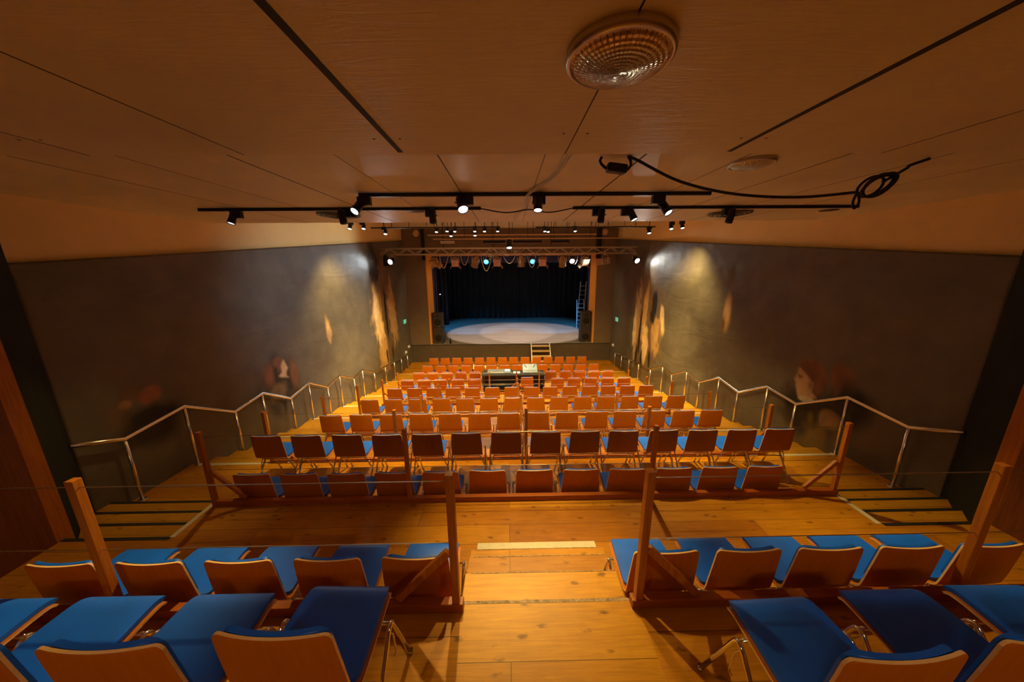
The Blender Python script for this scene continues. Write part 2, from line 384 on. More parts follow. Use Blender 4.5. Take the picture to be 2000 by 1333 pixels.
# ---- murals: dark canvases with painted figures
def mural(name, x, sgn, blobs, label):
    y0, y1, dy, dz = 3.32, 15.96, .035, .035
    ny, nz = int((y1-y0)/dy), int(6.0/dz)
    Y = np.linspace(y0, y1, ny+1)[:,None]*np.ones((1,nz+1))
    tz = np.linspace(0, 1, nz+1)[None,:]
    ZT = CAMZ+.07+(Y-3.34)*(1.24-.07)/(16-3.34)
    Z = .02+(ZT-.02)*tz
    rs = np.random.RandomState(3 if sgn < 0 else 5)
    def vn(fy, fz, seed):
        r = np.random.RandomState(seed); g = r.rand(64,64)
        a = (Y*fy) % 63; b = (Z*fz) % 63; i = a.astype(int); j = b.astype(int); fa = a-i; fb = b-j
        fa = fa*fa*(3-2*fa); fb = fb*fb*(3-2*fb)
        i2 = (i+1) % 64; j2 = (j+1) % 64
        return g[i,j]*(1-fa)*(1-fb)+g[i2,j]*fa*(1-fb)+g[i,j2]*(1-fa)*fb+g[i2,j2]*fa*fb
    n1 = vn(1.3,1.3,1)*.6+vn(4,4,2)*.4; n2 = vn(9,5,4); n3 = vn(3.5,1.2,6)
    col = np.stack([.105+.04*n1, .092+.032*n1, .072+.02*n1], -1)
    for bl in blobs:
        if len(bl) == 3:          # painted outline: points, colour, edge softness
            pts, c, soft = bl; yy = Y+.02*(n2-.5); zz = Z+.02*(n3-.5); ins = np.zeros(Y.shape, bool); dd = np.full(Y.shape, 9.)
            for (ya, za_), (yb_, zb_) in zip(pts, pts[1:]+pts[:1]):
                cr = ((za_ > zz) != (zb_ > zz)) & (yy < (yb_-ya)*(zz-za_)/((zb_-za_) if zb_ != za_ else 1e-9)+ya); ins ^= cr
                L2 = (yb_-ya)**2+(zb_-za_)**2; t = np.clip(((yy-ya)*(yb_-ya)+(zz-za_)*(zb_-za_))/L2, 0, 1)
                dd = np.minimum(dd, np.hypot(yy-ya-t*(yb_-ya), zz-za_-t*(zb_-za_)))
            k = np.clip(.5+np.where(ins, dd, -dd)/(2*soft), 0, 1)
            col = col*(1-k[...,None])+np.array(c)*(.85+.3*n2)[...,None]*k[...,None]; continue
        (cy, cz, ry, rz, rot, c, soft, nz_) = bl
        ca, sa = math.cos(rot), math.sin(rot)
        a = (Y-cy)*ca+(Z-cz)*sa; b = -(Y-cy)*sa+(Z-cz)*ca
        d = np.sqrt((a/ry)**2+(b/rz)**2)+nz_*(n2-.5)+nz_*.8*(n3-.5)
        k = np.clip((1+soft-d)/(2*soft), 0, 1); k = k*k*(3-2*k)
        shade = (.8+.4*n2)[...,None]
        col = col*(1-k[...,None])+np.array(c)*shade*k[...,None]
    wr = .6*(.018*np.sin(Z*5+Y*1.1+2*n1)*np.clip((Z-2.5)/2, 0, 1)+.02*np.sin((Z*1.3+Y*.9)*4+3*n1)*np.clip((3-Z)/2, 0, 1)+.012*(n1-.5))
    X = x+wr*-sgn
    V = np.stack([X, Y, Z], -1).reshape(-1,3)
    N = len(V); idx = np.arange(N).reshape(ny+1, nz+1)
    F = np.stack([idx[:-1,:-1], idx[1:,:-1], idx[1:,1:], idx[:-1,1:]], -1).reshape(-1,4)
    if sgn < 0: F = F[:, ::-1]
    me = bpy.data.meshes.new(name); me.from_pydata(V.tolist(), [], F.tolist())
    ca = me.color_attributes.new('paint', 'FLOAT_COLOR', 'POINT')
    ca.data.foreach_set('color', np.concatenate([col.reshape(-1,3), np.ones((N,1))], 1).astype(np.float32).ravel())
    me.polygons.foreach_set('use_smooth', [True]*len(F)); me.materials.append(M['mural'])
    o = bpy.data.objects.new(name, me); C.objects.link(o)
    md = o.modifiers.new('thickness', 'SOLIDIFY'); md.thickness = .006; md.offset = -1
    tag(o, label, 'mural'); return o
PALE = (.80,.60,.33); OCH = (.55,.34,.13); FLESH = (.50,.34,.19); RED = (.20,.085,.04); DK = (.022,.017,.013); BR = (.17,.11,.06); GOLD = (.85,.62,.27)
mural('wall_mural', XL+.05, -1, [
    (12.75,3.6,.85,2.0,0,BR,.35,.5), (12.2,4.9,.45,.8,.1,DK,.4,.5),
    (12.15,3.0,.50,1.0,.05,OCH,.3,.7), (12.1,2.9,.26,.75,.0,PALE,.3,.6), (12.3,2.3,.34,.7,.0,GOLD,.3,.6), (12.5,1.9,.24,.45,-.1,PALE,.3,.5), (12.5,1.4,.45,.6,0,OCH,.4,.7),
    (13.75,2.8,.42,1.2,0,OCH,.3,.7), (13.95,2.4,.18,.8,.1,FLESH,.3,.6), (13.0,2.9,.13,1.3,.05,DK,.3,.4), (13.1,1.5,.2,.5,0,BR,.4,.7), (12.75,1.25,.08,.3,0,DK,.3,.3),(13.4,1.2,.08,.35,0,DK,.3,.3),
    (8.72,3.14,.13,.34,.1,OCH,.4,.5), (8.72,3.0,.07,.22,.1,FLESH,.4,.4),
    (6.62,2.35,.55,.6,0,DK,.4,.4), (6.35,2.62,.16,.28,0,RED,.4,.5), (6.68,2.82,.17,.12,0,RED,.3,.4), ([(6.84,2.84),(6.77,2.79),(6.71,2.7),(6.72,2.58),(6.61,2.63),(6.63,2.79),(6.73,2.87)],(.20,.08,.04),.04), ([(6.84,2.84),(6.88,2.73),(6.93,2.61),(6.87,2.56),(6.84,2.47),(6.9,2.4),(6.68,2.48),(6.61,2.53),(6.73,2.59),(6.71,2.7),(6.77,2.79)],(.62,.45,.27),.02), (7.1,2.45,.14,.3,0,RED,.5,.5), (6.55,2.2,.3,.2,0,BR,.4,.6),
    (4.2,3.1,.16,.13,.3,(.28,.12,.07),.25,.25), (3.98,3.18,.11,.13,0,BR,.3,.3), (3.9,3.08,.07,.06,0,(.35,.22,.1),.3,.3), (3.84,2.85,.14,.25,.3,BR,.5,.5), (4.1,2.7,.4,.3,0,DK,.4,.4)],
    'dark painted canvas covering the left wall, small pale head above the handrail')
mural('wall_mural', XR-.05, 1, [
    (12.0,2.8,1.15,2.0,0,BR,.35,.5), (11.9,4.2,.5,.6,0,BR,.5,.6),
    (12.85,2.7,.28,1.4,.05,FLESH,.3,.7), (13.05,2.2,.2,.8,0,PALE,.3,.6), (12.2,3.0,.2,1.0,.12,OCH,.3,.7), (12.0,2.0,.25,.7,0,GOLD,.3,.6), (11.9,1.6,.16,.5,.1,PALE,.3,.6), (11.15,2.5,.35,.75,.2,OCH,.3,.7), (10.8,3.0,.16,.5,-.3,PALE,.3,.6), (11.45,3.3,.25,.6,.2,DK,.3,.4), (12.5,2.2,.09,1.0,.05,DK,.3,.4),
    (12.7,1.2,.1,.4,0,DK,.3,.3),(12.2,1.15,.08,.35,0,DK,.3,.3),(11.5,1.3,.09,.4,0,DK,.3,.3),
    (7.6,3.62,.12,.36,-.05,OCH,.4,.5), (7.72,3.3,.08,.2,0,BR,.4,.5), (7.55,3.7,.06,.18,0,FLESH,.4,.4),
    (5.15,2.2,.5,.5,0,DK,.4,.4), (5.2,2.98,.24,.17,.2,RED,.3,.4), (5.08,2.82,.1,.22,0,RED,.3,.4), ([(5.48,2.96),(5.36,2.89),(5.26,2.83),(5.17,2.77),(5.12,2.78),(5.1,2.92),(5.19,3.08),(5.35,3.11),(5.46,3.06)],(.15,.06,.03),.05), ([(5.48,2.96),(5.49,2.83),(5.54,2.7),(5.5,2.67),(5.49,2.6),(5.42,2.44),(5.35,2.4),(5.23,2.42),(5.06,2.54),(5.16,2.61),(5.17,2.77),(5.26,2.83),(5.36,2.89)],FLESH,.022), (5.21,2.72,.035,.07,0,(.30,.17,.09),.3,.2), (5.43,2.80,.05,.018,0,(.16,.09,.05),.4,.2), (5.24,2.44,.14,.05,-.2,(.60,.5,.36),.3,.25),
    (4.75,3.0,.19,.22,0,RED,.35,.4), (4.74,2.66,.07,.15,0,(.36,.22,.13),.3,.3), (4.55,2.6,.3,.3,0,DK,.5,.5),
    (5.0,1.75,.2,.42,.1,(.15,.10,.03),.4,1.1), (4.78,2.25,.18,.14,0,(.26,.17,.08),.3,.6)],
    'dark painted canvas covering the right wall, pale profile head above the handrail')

# ------------------------------------------------------------------ handrails
RY = [3.23,3.71,4.49,5.28,5.97,6.68,7.40,8.11,8.79,9.55,10.2,11.04,14.9]
RZ = [CAMZ+z for z in (-1.88,-2.07,-1.985,-2.45,-2.385,-2.80,-2.705,-3.085,-3.0,-3.365,-3.295,-3.68,-4.06)]
def fl(y):
    if y < 3.5: return T[2]
    for i, (ya, yb) in enumerate(LAND):
        if y <= ya+.02: return T[2+i]
        if y < yb-.02: return T[2+i]+(T[3+i]-T[2+i])*(.34 if y < (ya+yb)/2 else .667)
    return T[7] if y < 12.4 else (T[8] if y < 13.9 else 0)
for side, x, wx in (('left', -4.81, XL+.06), ('right', 5.19, XR-.06)):
    r = empty('handrail', (x, 3.2, T[2]))
    L = Vector(r.location)
    MB().tube([Vector((x,y,z))-L for y, z in zip(RY, RZ)], .026, 12).build('rail', 'steel', r)
    ys = [3.71,4.49,5.30,5.95,6.72,7.38,8.13,8.77,9.57,10.18,11.06,12.1,13.1,14.0,14.88]
    for y in ys:
        zt = float(np.interp(y, RY, RZ)); zb = fl(y)
        p = MB().tube([Vector((x,y,zb+.004))-L, Vector((x,y,zt-.03))-L], .021, 10).tube([Vector((x,y,zt-.06))-L, Vector((x,y,zt-.01))-L], .008, 6).build('post', 'steel', r)
        MB().lathe([(.001,.012),(.045,.012),(.055,.0),(.001,0)], 14, 0, Matrix.Translation(Vector((x,y,zb+.001))-L)).build('foot_flange', 'steel', p)
    tag(r, 'zigzag brushed steel handrail on posts along the %s wall' % side, 'handrail', 'side handrails')

# ------------------------------------------------------------------ cable railings on the tier edges
def railing(name_label, k, x0, x1, posts, braces, ext=None, h=.85, pw=.042):
    z = T[k]; y = EDGE[k]-.035
    r = empty('cable_railing', ((x0+x1)/2, y, z)); L = Vector(r.location)
    MB().box(Vector((x0,y-.026,z+.001))-L, Vector((x1,y+.026,z+.06))-L).build('beam', 'beam', r, bevel=.004)
    for px in posts:
        MB().box(Vector((px-pw/2,y-pw/2,z+.061))-L, Vector((px+pw/2,y+pw/2,z+h))-L).build('post', 'post', r, bevel=.003)
    for px, d in braces:
        MB().bar(Vector((px+d*.03,y,z+.40))-L, Vector((px+d*.33,y,z+.085))-L, .03, .042).build('brace', 'post', r, bevel=.003)
    e0, e1 = ext or (posts[0], posts[-1])
    for hh in (h-.045, h-.43):
        n = 24; pts = [Vector((e0+(e1-e0)*i/n, y, z+hh))-L for i in range(n+1)]
        MB().tube(pts, .0028, 6).build('wire', 'wire', r)
    tag(r, name_label, 'railing')
railing('wooden post and wire railing at the nearest edge, left of the central steps', 0, -4.10, -.27, [-2.22,-.31], [(-.31,-1)], (-4.13,-.31), h=.89)
railing('wooden post and wire railing at the nearest edge, right of the central steps', 0, .70, 4.56, [.74,2.62], [(.74,1)], (.74,4.58), h=.89)
railing('post and wire railing along the front edge of the wide landing', 1, -3.14, 3.57, [-3.12,-1.06,1.52,3.53], [(-3.12,1),(3.53,-1)])
ordn = ['second','third','fourth','fifth','sixth']
RP = [[-3.67,-1.72,.27,2.15,4.03],[-3.66,-1.73,.25,2.18,4.05],[-3.67,-1.70,.24,2.19,4.05],[-3.62,-1.70,.27,2.18,4.04],[-3.67,-1.70,-.62,.29,1.05,2.2,4.05]]
RL = ['railing with pine posts on the edge behind the third row below the landing',
      'railing with pine posts on the edge behind the fourth row below the landing',
      'railing with pine posts on the edge behind the fifth row below the landing',
      'railing with pine posts on the edge just behind the row next to the mixing desk',
      'railing with pine posts and a brace standing close behind the mixing desk']
for k in range(2, 7):
    p = RP[k-2]
    railing(RL[k-2], k, ML+.02, MR-.02, p, [(p[0],1),(p[-1],-1)] + ([(.3,-1)] if k == 6 else []), h=.86 if k < 5 else .80, pw=.046)

# ------------------------------------------------------------------ chairs
def catmull(P, n):
    out = []
    for i in range(len(P)-1):
        p0, p1, p2, p3 = P[max(i-1,0)], P[i], P[i+1], P[min(i+2,len(P)-1)]
        for j in range(n):
            t = j/n
            out.append(tuple(.5*((2*b)+(-a+c)*t+(2*a-5*b+4*c-d)*t*t+(-a+3*b-3*c+d)*t**3) for a, b, c, d in zip(p0,p1,p2,p3)))
    out.append(tuple(P[-1])); return out
# profile: y, z, half width, bow
PROF = [(.215,.412,.185,0),(.204,.430,.190,0),(.165,.441,.195,0),(.04,.438,.203,0),(-.09,.428,.207,.003),(-.140,.432,.208,.005),(-.172,.457,.208,.010),(-.185,.50,.207,.012),(-.200,.62,.203,.015),(-.213,.74,.197,.017),(-.218,.80,.193,.017)]
def sheet(prof, nu, thick, inset=0, rc=.022, rc0=.022):
    # returns verts of the two faces of a bowed sheet following the profile
    n = len(prof); d = [0]
    for a, b in zip(prof, prof[1:]): d.append(d[-1]+math.hypot(a[0]-b[0], a[1]-b[1]))
    A, B = [], []
    for i, (y, z, hw, bow) in enumerate(prof):
        a = prof[max(i-1,0)]; b = prof[min(i+1,n-1)]
        ty, tz = b[0]-a[0], b[1]-a[1]; l = math.hypot(ty, tz); ny, nz = tz/l, -ty/l   # points up / forward
        if nz < 0 and abs(nz) > abs(ny): ny, nz = -ny, -nz
        w = hw-inset; e = d[-1]-d[i]; s = d[i]
        if e < rc: w -= rc-math.sqrt(max(0, rc*rc-(rc-e)**2))
        if s < rc0: w -= rc0-math.sqrt(max(0, rc0*rc0-(rc0-s)**2))
        for k in range(nu+1):
            u = -1+2*k/nu; dy = -bow*(1-u*u)
            A.append((u*w, y+dy+ny*thick, z+nz*thick)); B.append((u*w, y+dy, z))
    return A, B, n
def sheet_mesh(A, B, n, nu, edge_mi=1):
    m = MB(); N = len(A); ix = lambda i, k: i*(nu+1)+k
    F = [(ix(i,k), ix(i,k+1), ix(i+1,k+1), ix(i+1,k)) for i in range(n-1) for k in range(nu)]
    G = [tuple(N+q for q in f[::-1]) for f in F]
    R = [(ix(i,0), ix(i+1,0), N+ix(i+1,0), N+ix(i,0)) for i in range(n-1)]+[(ix(i,nu), N+ix(i,nu), N+ix(i+1,nu), ix(i+1,nu)) for i in range(n-1)]
    R += [(ix(0,k), N+ix(0,k), N+ix(0,k+1), ix(0,k+1)) for k in range(nu)]+[(ix(n-1,k), ix(n-1,k+1), N+ix(n-1,k+1), N+ix(n-1,k)) for k in range(nu)]
    m.add(A+B, F+G, 0, True)
    m.add(A+B, R, edge_mi, False)
    return m
def offs(prof, o):
    n = len(prof); out = []
    for i, (y, z, hw, bow) in enumerate(prof):
        a = prof[max(i-1,0)]; b = prof[min(i+1,n-1)]
        ty, tz = b[0]-a[0], b[1]-a[1]; l = math.hypot(ty, tz); ny, nz = tz/l, -ty/l
        out.append((y+ny*o, z+nz*o, hw, bow))
    return out
def make_chair():
    root = empty('stacking_chair')
    nu = 10
    pr = catmull(PROF, 5); tail = [pr[-1]]
    # denser ends for rounded corners
    def densify(p):
        o = []
        for a, b in zip(p, p[1:]): o.append(a)
        o.append(p[-1])
        e = p[-2]; f = p[-1]
        o = o[:-1]+[tuple(x+(y-x)*t for x, y in zip(e, f)) for t in (.25,.5,.7,.85,.95,1)]
        return o
    pr = densify(pr)
    A, B, n = sheet(pr, nu, .0095)
    sheet_mesh(A, B, n, nu).build('shell', ['shell','ply'], root)
    # seat pad
    P2 = [p for p in pr if p[0] > -.145 and p[1] < .45]
    P2 = offs(P2, .0115)
    A, B, n = sheet(P2, nu, .020, .014, .04, .04)
    sheet_mesh(A, B, n, nu, 0).build('seat_cushion', 'blue', root, bevel=.006)
    P3 = offs([p for p in pr if p[1] > .515 and p[0] < -.17], .0115)
    P3 = [p for p in P3][:-2]
    A, B, n = sheet(P3, nu, .016, .016, .04, .04)
    sheet_mesh(A, B, n, nu, 0).build('back_cushion', 'blue', root, bevel=.005)
    for s in (-1, 1):
        x = s*.232
        ap, f0, f1 = Vector((x,.085,.452)), Vector((x,.252,.008)), Vector((x,-.236,.008))
        p0 = ap+(f0-ap).normalized()*.055; p1 = ap+(f1-ap).normalized()*.055
        pts = [f0, f0.lerp(p0,.5), p0]+[p0*(1-t)**2+ap*2*t*(1-t)+p1*t*t for t in (.17,.33,.5,.67,.83)]+[p1, p1.lerp(f1,.5), f1]
        MB().tube(pts, .0105, 8).lathe([(.0001,0),(.014,0),(.014,.018),(.0001,.018)], 8, 0, Matrix.Translation((x,.252,0))).lathe([(.0001,0),(.014,0),(.014,.018),(.0001,.018)], 8, 0, Matrix.Translation((x,-.236,0))).build('side_frame', 'chrome', root)
        MB().tube([(x,.07,.42),(x,.07,.40),(x+s*.003,.09,.36),(x+s*.003,.10,.25),(x+s*.003,.08,.242)], .004, 6).build('linking_hook', 'chrome', root)
    for y, z in ((.10,.405),(-.05,.30),(-.13,.40)):
        MB().tube([(-.232,y,z),(.232,y,z)] if y != -.13 else [(-.232,-.10,.235),(-.19,-.12,.36),(-.17,-.125,.405),(.17,-.125,.405),(.19,-.12,.36),(.232,-.10,.235)], .008, 6).build('cross_bar', 'chrome', root)
    return root
proto = make_chair(); used = [False]
BACK = -.218
def chair(x, yback, z, label, group, rz=0):
    c = proto if not used[0] else copy_tree(proto)
    used[0] = True
    c.location = (x, yback-BACK, z); c.rotation_euler = (0,0,rz)
    c['label'] = label; c['category'] = 'chair'; c['group'] = group
    return c
NTH = ['leftmost','second from the left','third from the left','fourth from the left','fifth from the left','sixth from the left','seventh from the left','seventh from the right','sixth from the right','fifth from the right','fourth from the right','third from the right','second from the right','rightmost']
R1L = [(-2.27,.765,.0,'cut off at the far left'),(-1.775,.765,.0,'third from the aisle'),(-1.27,.765,.0,'second from the aisle'),(-.755,.79,-.03,'beside the aisle')]
for x, yb, rz, w_ in R1L: chair(x, yb, T[0], 'blue-seated plywood chair, nearest row left of the aisle, %s' % w_, 'chairs of the nearest row', rz)
R1R = [(1.165,.69,.03,'beside the aisle'),(1.70,.72,.0,'second from the aisle'),(2.21,.73,-.02,'third from the aisle')]
for x, yb, rz, w_ in R1R: chair(x, yb, T[0], 'blue-seated plywood chair, nearest row right of the aisle, %s' % w_, 'chairs of the nearest row', rz)
LN = ['leftmost','second from the left','in the middle','fourth from the left','beside the steps']
for i, x in enumerate((-2.60,-2.09,-1.58,-1.065,-.555)):
    chair(x, 1.545, T[1], 'blue-seated chair at the foot of the left railing, %s of five' % LN[i], 'chairs left of the central steps', rnd.uniform(-.01,.01))
RN = ['beside the steps','second from the steps','in the middle','fourth from the steps','rightmost']
for i, x in enumerate((.93,1.425,1.92,2.415,2.91)):
    chair(x, 1.55, T[1], 'blue-seated chair at the foot of the right railing, %s of five' % RN[i], 'chairs right of the central steps', rnd.uniform(-.008,.008))
# the row below the landing, twelve chairs
NT12 = NTH[:6]+NTH[8:]
for i in range(12):
    chair(-2.77+.508*i, 3.06+rnd.uniform(-.01,.01), T[2], 'plywood chair under the edge of the wide landing, %s of twelve' % NT12[i], 'row under the landing edge', rnd.uniform(-.03,.03))
ROWS = [(-3.20,3.66,3.87,2,'second row below the landing'),(-3.13,3.66,5.25,3,'third row below the landing'),(-3.05,3.77,6.64,4,'fourth row below the landing'),(-3.03,3.74,8.08,5,'fifth row below the landing'),
        (-3.15,3.66,9.50,6,'sixth row below the landing'),(-3.12,3.64,11.04,7,'third row from the stage'),(-3.24,3.48,12.40,8,'second row from the stage'),(-3.32,3.35,13.88,9,'front row by the stage')]
for x0, x1, yb, k, nm_ in ROWS:
    for i in range(14):
        if k in (6, 7) and i in (5,6,7,8): continue
        x = x0+(x1-x0)*i/13
        if k == 7 and i < 5: x = -3.22+.508*i
        if k == 6 and i == 9: x += .0
        chair(x+rnd.uniform(-.008,.008), yb+rnd.uniform(-.012,.012), T[k], 'plywood chair with blue pad, %s in the %s' % (NTH[i], nm_), 'chairs of the '+nm_, rnd.uniform(-.025,.025))
chair(.60, 9.62, T[6], 'single loose plywood chair standing right behind the black mixing desk', 'loose chair at the mixing desk', .03)

# ------------------------------------------------------------------ mixing desk
d = empty('mixing_desk', (.19, 10.93, T[7])); ztop_ = 1.08-T[7]
MB().box((-1.11,-.27,ztop_-.04),(1.11,.27,ztop_)).build('desk_top', 'deskblack', d, bevel=.004)
for s in (-1, 1): MB().box((s*1.08-.02,-.25,0),(s*1.08+.02,.25,ztop_-.041)).build('side_panel', 'deskblack', d)
MB().box((-1.055,.22,.05),(1.055,.24,ztop_-.041)).build('front_panel', 'deskblack', d)
MB().box((-1.055,-.2,.22),(1.055,.21,.25)).build('shelf', 'deskblack', d)
tag(d, 'long black mixing desk standing among the chair rows', 'desk')
m = empty('lighting_console', (-.31, 10.96, 1.08))
MB().prism([(-.42,-.17,.001),(-.42,.17,.001),(-.42,.17,.075),(-.42,-.17,.035)], (.84,0,0)).build('console_body', 'console', m, bevel=.004)
mm = MB()
for i in range(16): mm.box((-.38+i*.035,-.14,.039),(-.368+i*.035,-.11,.055))
mm.build('fader_row', 'white', m)
MB().box((.20,-.04,.054),(.38,.12,.079)).build('display', plain('lit_display', (.3,.5,.7), .3, 0, .05, emit=(.4,.65,1), es=.8), m)
tag(m, 'flat grey lighting console with a small display on the left of the desk', 'console')
m = empty('sound_mixer', (.79, 10.98, 1.08))
MB().prism([(-.26,-.2,.001),(-.26,.2,.001),(-.26,.2,.24),(-.26,-.2,.06)], (.52,0,0)).build('console_body', 'console_pale', m, bevel=.006)
mm = MB()
for i in range(12): mm.bar((-.21+i*.038,-.17,.078),(-.21+i*.038,-.10,.108),.014,.01)
mm.build('fader_row', 'black', m)
mm = MB()
for s in (-1, 1): mm.bar((s*.2,.16,.228),(s*.12,.02,.166),.014,.02)
mm.build('handle', 'black', m)
tag(m, 'upright tilted grey sound mixer on the right of the desk', 'mixer')
tag(MB().box((.19,10.83,1.081),(.43,11.02,1.087)).build('paper_sheet', 'white'), 'white sheet lying on the desk between the two consoles', 'paper')

# ------------------------------------------------------------------ stage things
def speaker(x, y, z, w_, dd, h, label, horn):
    s = empty('loudspeaker', (x, y, z))
    MB().box((-w_/2,-dd/2,0),(w_/2,dd/2,h)).build('cabinet', 'cab', s, bevel=.012)
    MB().box((-w_/2+.03,-dd/2-.012,.03),(w_/2-.03,-dd/2-.001,h-.03)).build('grille', 'cab', s, bevel=.004)
    mt = Matrix.Translation((0,-dd/2-.013,h*.36))@Matrix.Rotation(PI/2,4,'X')
    MB().lathe([(.02,0),(.10,.012),(.17,.002),(.18,.0)], 20, 0, mt).build('cone', 'black', s)
    if horn: MB().prism([(-.09,-dd/2-.013,h*.72),(.09,-dd/2-.013,h*.72),(.06,-dd/2-.013,h*.86),(-.06,-dd/2-.013,h*.86)], (0,-.008,0)).build('horn', 'black', s)
    MB().box((.05,-dd/2-.016,.05),(.09,-dd/2-.0125,.065)).build('badge', 'alu', s)
    return tag(s, label, 'loudspeaker', 'stage loudspeakers')
for x, nme in ((-3.55,'left'),(4.03,'right')):
    speaker(x, 16.42, STAGE, .50, .5, .84, 'dark bass cabinet on the stage floor at the %s edge of the opening' % nme, False)
    speaker(x+(.0), 16.42, STAGE+.841, .46, .46, .76, 'dark loudspeaker stacked on the bass cabinet at the %s stage edge' % nme, True)
s = empty('stage_steps', (1.67, 15.6, 0))
for q in (-1, 1): MB().bar((q*.47,-.42,.0),(q*.47,.33,.95),.04,.11).build('stringer', 'white_alu', s)
for j in range(4):
    z = .18+.22*j; y = -.28+.174*j
    MB().box((-.449,y-.12,z-.03),(.449,y+.12,z)).build('tread', 'gold', s)
tag(s, 'short open steps with pale metal sides leading up to the stage front', 'steps')
l = empty('step_ladder', (4.74, 20.6, STAGE))
def lad(p0, p1, n, wd, nmn):
    for q in (-1, 1): MB().bar(Vector(p0)+Vector((q*wd,0,0)), Vector(p1)+Vector((q*wd*.8,0,0)), .05, .03).build(nmn, 'white_alu', l)
    for j in range(1, n):
        c = Vector(p0).lerp(Vector(p1), j/n); ww = wd*(1-.2*j/n)
        MB().box(c+Vector((-ww,-.04,-.012)), c+Vector((ww,.04,.012))).build('step', 'white_alu', l)
lad((-.05,-.5,.0),(-.05,0,1.75),7,.27,'front_rail')
lad((.12,.55,.0),(.12,.02,2.9),10,.22,'rear_rail')
tag(l, 'pale aluminium stepladder standing at the right rear of the stage', 'ladder')
b = empty('bottle', (-2.95,16.2,STAGE)); MB().lathe([(.001,0),(.05,0),(.05,.16),(.02,.22),(.02,.27),(.001,.27)], 14).build('body', 'black', b); MB().lathe([(.022,.255),(.022,.285),(.001,.285)],12).build('cap','black',b)
tag(b, 'small dark bottle standing at the front left of the stage floor', 'bottle')
o = empty('work_lamp', (-4.42,21.4,3.05)); MB().lathe([(.001,0),(.05,0),(.06,.05),(.001,.08)],12).build('housing','black',o)
MB().lathe([(.001,-.055),(.03,-.045),(.045,-.02),(.045,-.001)],12,0).build('bulb','lens_dim',o); tag(o,'tiny pale lamp glowing by the left rear side curtain','lamp')
for x, sg, nme in ((XL+.09,1,'left'),(XR-.09,-1,'right')):
    e = empty('exit_sign', (x, 15.2, CAMZ-2.52))
    MB().box((-.02,-.14,-.09),(.02,.14,.09)).build('case', 'green', e)
    # running figure in a doorway, as plain white shapes on the face
    q = MB(); f_ = sg*.021
    q.box((f_-.002,.03,-.07),(f_+.002,.11,.07)); q.box((f_-.002,-.04,-.01),(f_+.002,-.005,.035)); q.box((f_-.002,-.03,.042),(f_+.002,-.008,.064)); q.bar((f_,-.02,-.01),(f_,-.06,-.06),.004,.014); q.bar((f_,-.015,-.01),(f_,.015,-.06),.004,.014)
    q.build('pictogram', 'white', e)
    tag(e, 'small green exit sign on the %s wall near the stage' % nme, 'sign', 'exit signs')
for x, z, nme in ((-4.27,6.34,'left'),(4.69,6.35,'right')):
    e = empty('round_wall_lamp', (x, SY, z))
    mt = Matrix.Rotation(PI/2,4,'X')
    MB().lathe([(.001,.0),(.15,.0),(.16,.05),(.14,.055)],20,0,mt).build('rim','alu',e); MB().lathe([(.139,.05),(.10,.09),(.05,.108),(.001,.112)],20,0,mt).build('cover','gold',e)
    tag(e, 'round pale bulkhead lamp high on the %s of the stage wall' % nme, 'lamp', 'bulkhead lamps on stage wall')
tag(MB().box((-4.03,SY-.14,5.1),(-3.90,SY-.01,Z3-.02)).build('ventilation_duct','black'), 'dark vertical duct above the left edge of the stage opening', 'duct')
tag(MB().box((4.32,SY-.16,5.1),(4.52,SY-.01,Z3-.02)).build('ventilation_duct','black'), 'dark vertical duct above the right edge of the stage opening', 'duct')
for x, y, z, sg, nme in ((XL+.08,15.5,.95,1,'left'),(XL+.08,15.0,.80,1,'left nearer'),(XR-.08,15.5,.92,-1,'right')):
    e = empty('wall_socket', (x,y,z)); MB().box((-.03,-.06,-.06),(.03,.06,.06)).build('plate','white',e,bevel=.006)
    MB().lathe([(.001,.0),(.03,.0),(.032,.03),(.001,.035)],12,0,Matrix.Rotation(sg*PI/2,4,'Y')@Matrix.Translation((0,0,.031))).build('plug','white',e)
    tag(e, 'small white wall socket by the stage on the %s wall' % nme if 'nearer' not in nme else 'small white wall socket on the left wall, the one farther from the stage', 'socket')

# ------------------------------------------------------------------ ceiling lamps
def bulkhead(x, y, z, r, label, light=None):
    e = empty('bulkhead_lamp', (x, y, z))
    MB().lathe([(r*1.0,0),(r*1.02,-.012),(r*1.0,-.022),(r*.94,-.026),(r*.93,-.018),(r*.93,0)], 48).build('rim', 'wire', e)
    prof = [(r*.93*math.sin(a), -.016-.034*math.cos(a)) for a in np.linspace(.001, PI/2, 14)][::-1]
    MB().lathe(prof, 64).build('lens', 'ribbed', e)
    tag(e, label, 'lamp')
    if light:
        l = bpy.data.lights.new('lamp_light', 'AREA'); l.shape = 'DISK'; l.size = r*1.7; l.energy = light; l.color = (1,.66,.34)
        o = bpy.data.objects.new('lamp_light', l); C.objects.link(o); o.parent = e; o.location = (0,0,-.06)
    return e
bulkhead(.268,.875,ZN,.122,'round ribbed glass bulkhead lamp on the nearest ceiling panel')
bulkhead(1.82,2.58,Z2,.15,'round ribbed bulkhead lamp on the second ceiling, half hidden by its step')
bulkhead(-1.3,-1.0,ZN,.122,'added unseen fill lamp on the ceiling over the left rear of the top tier', 15)  # fill lamp added behind the camera to lift the ambient light
bulkhead(1.7,-1.0,ZN,.122,'added unseen fill lamp on the ceiling over the right rear of the top tier', 15)  # second added fill lamp, also out of view

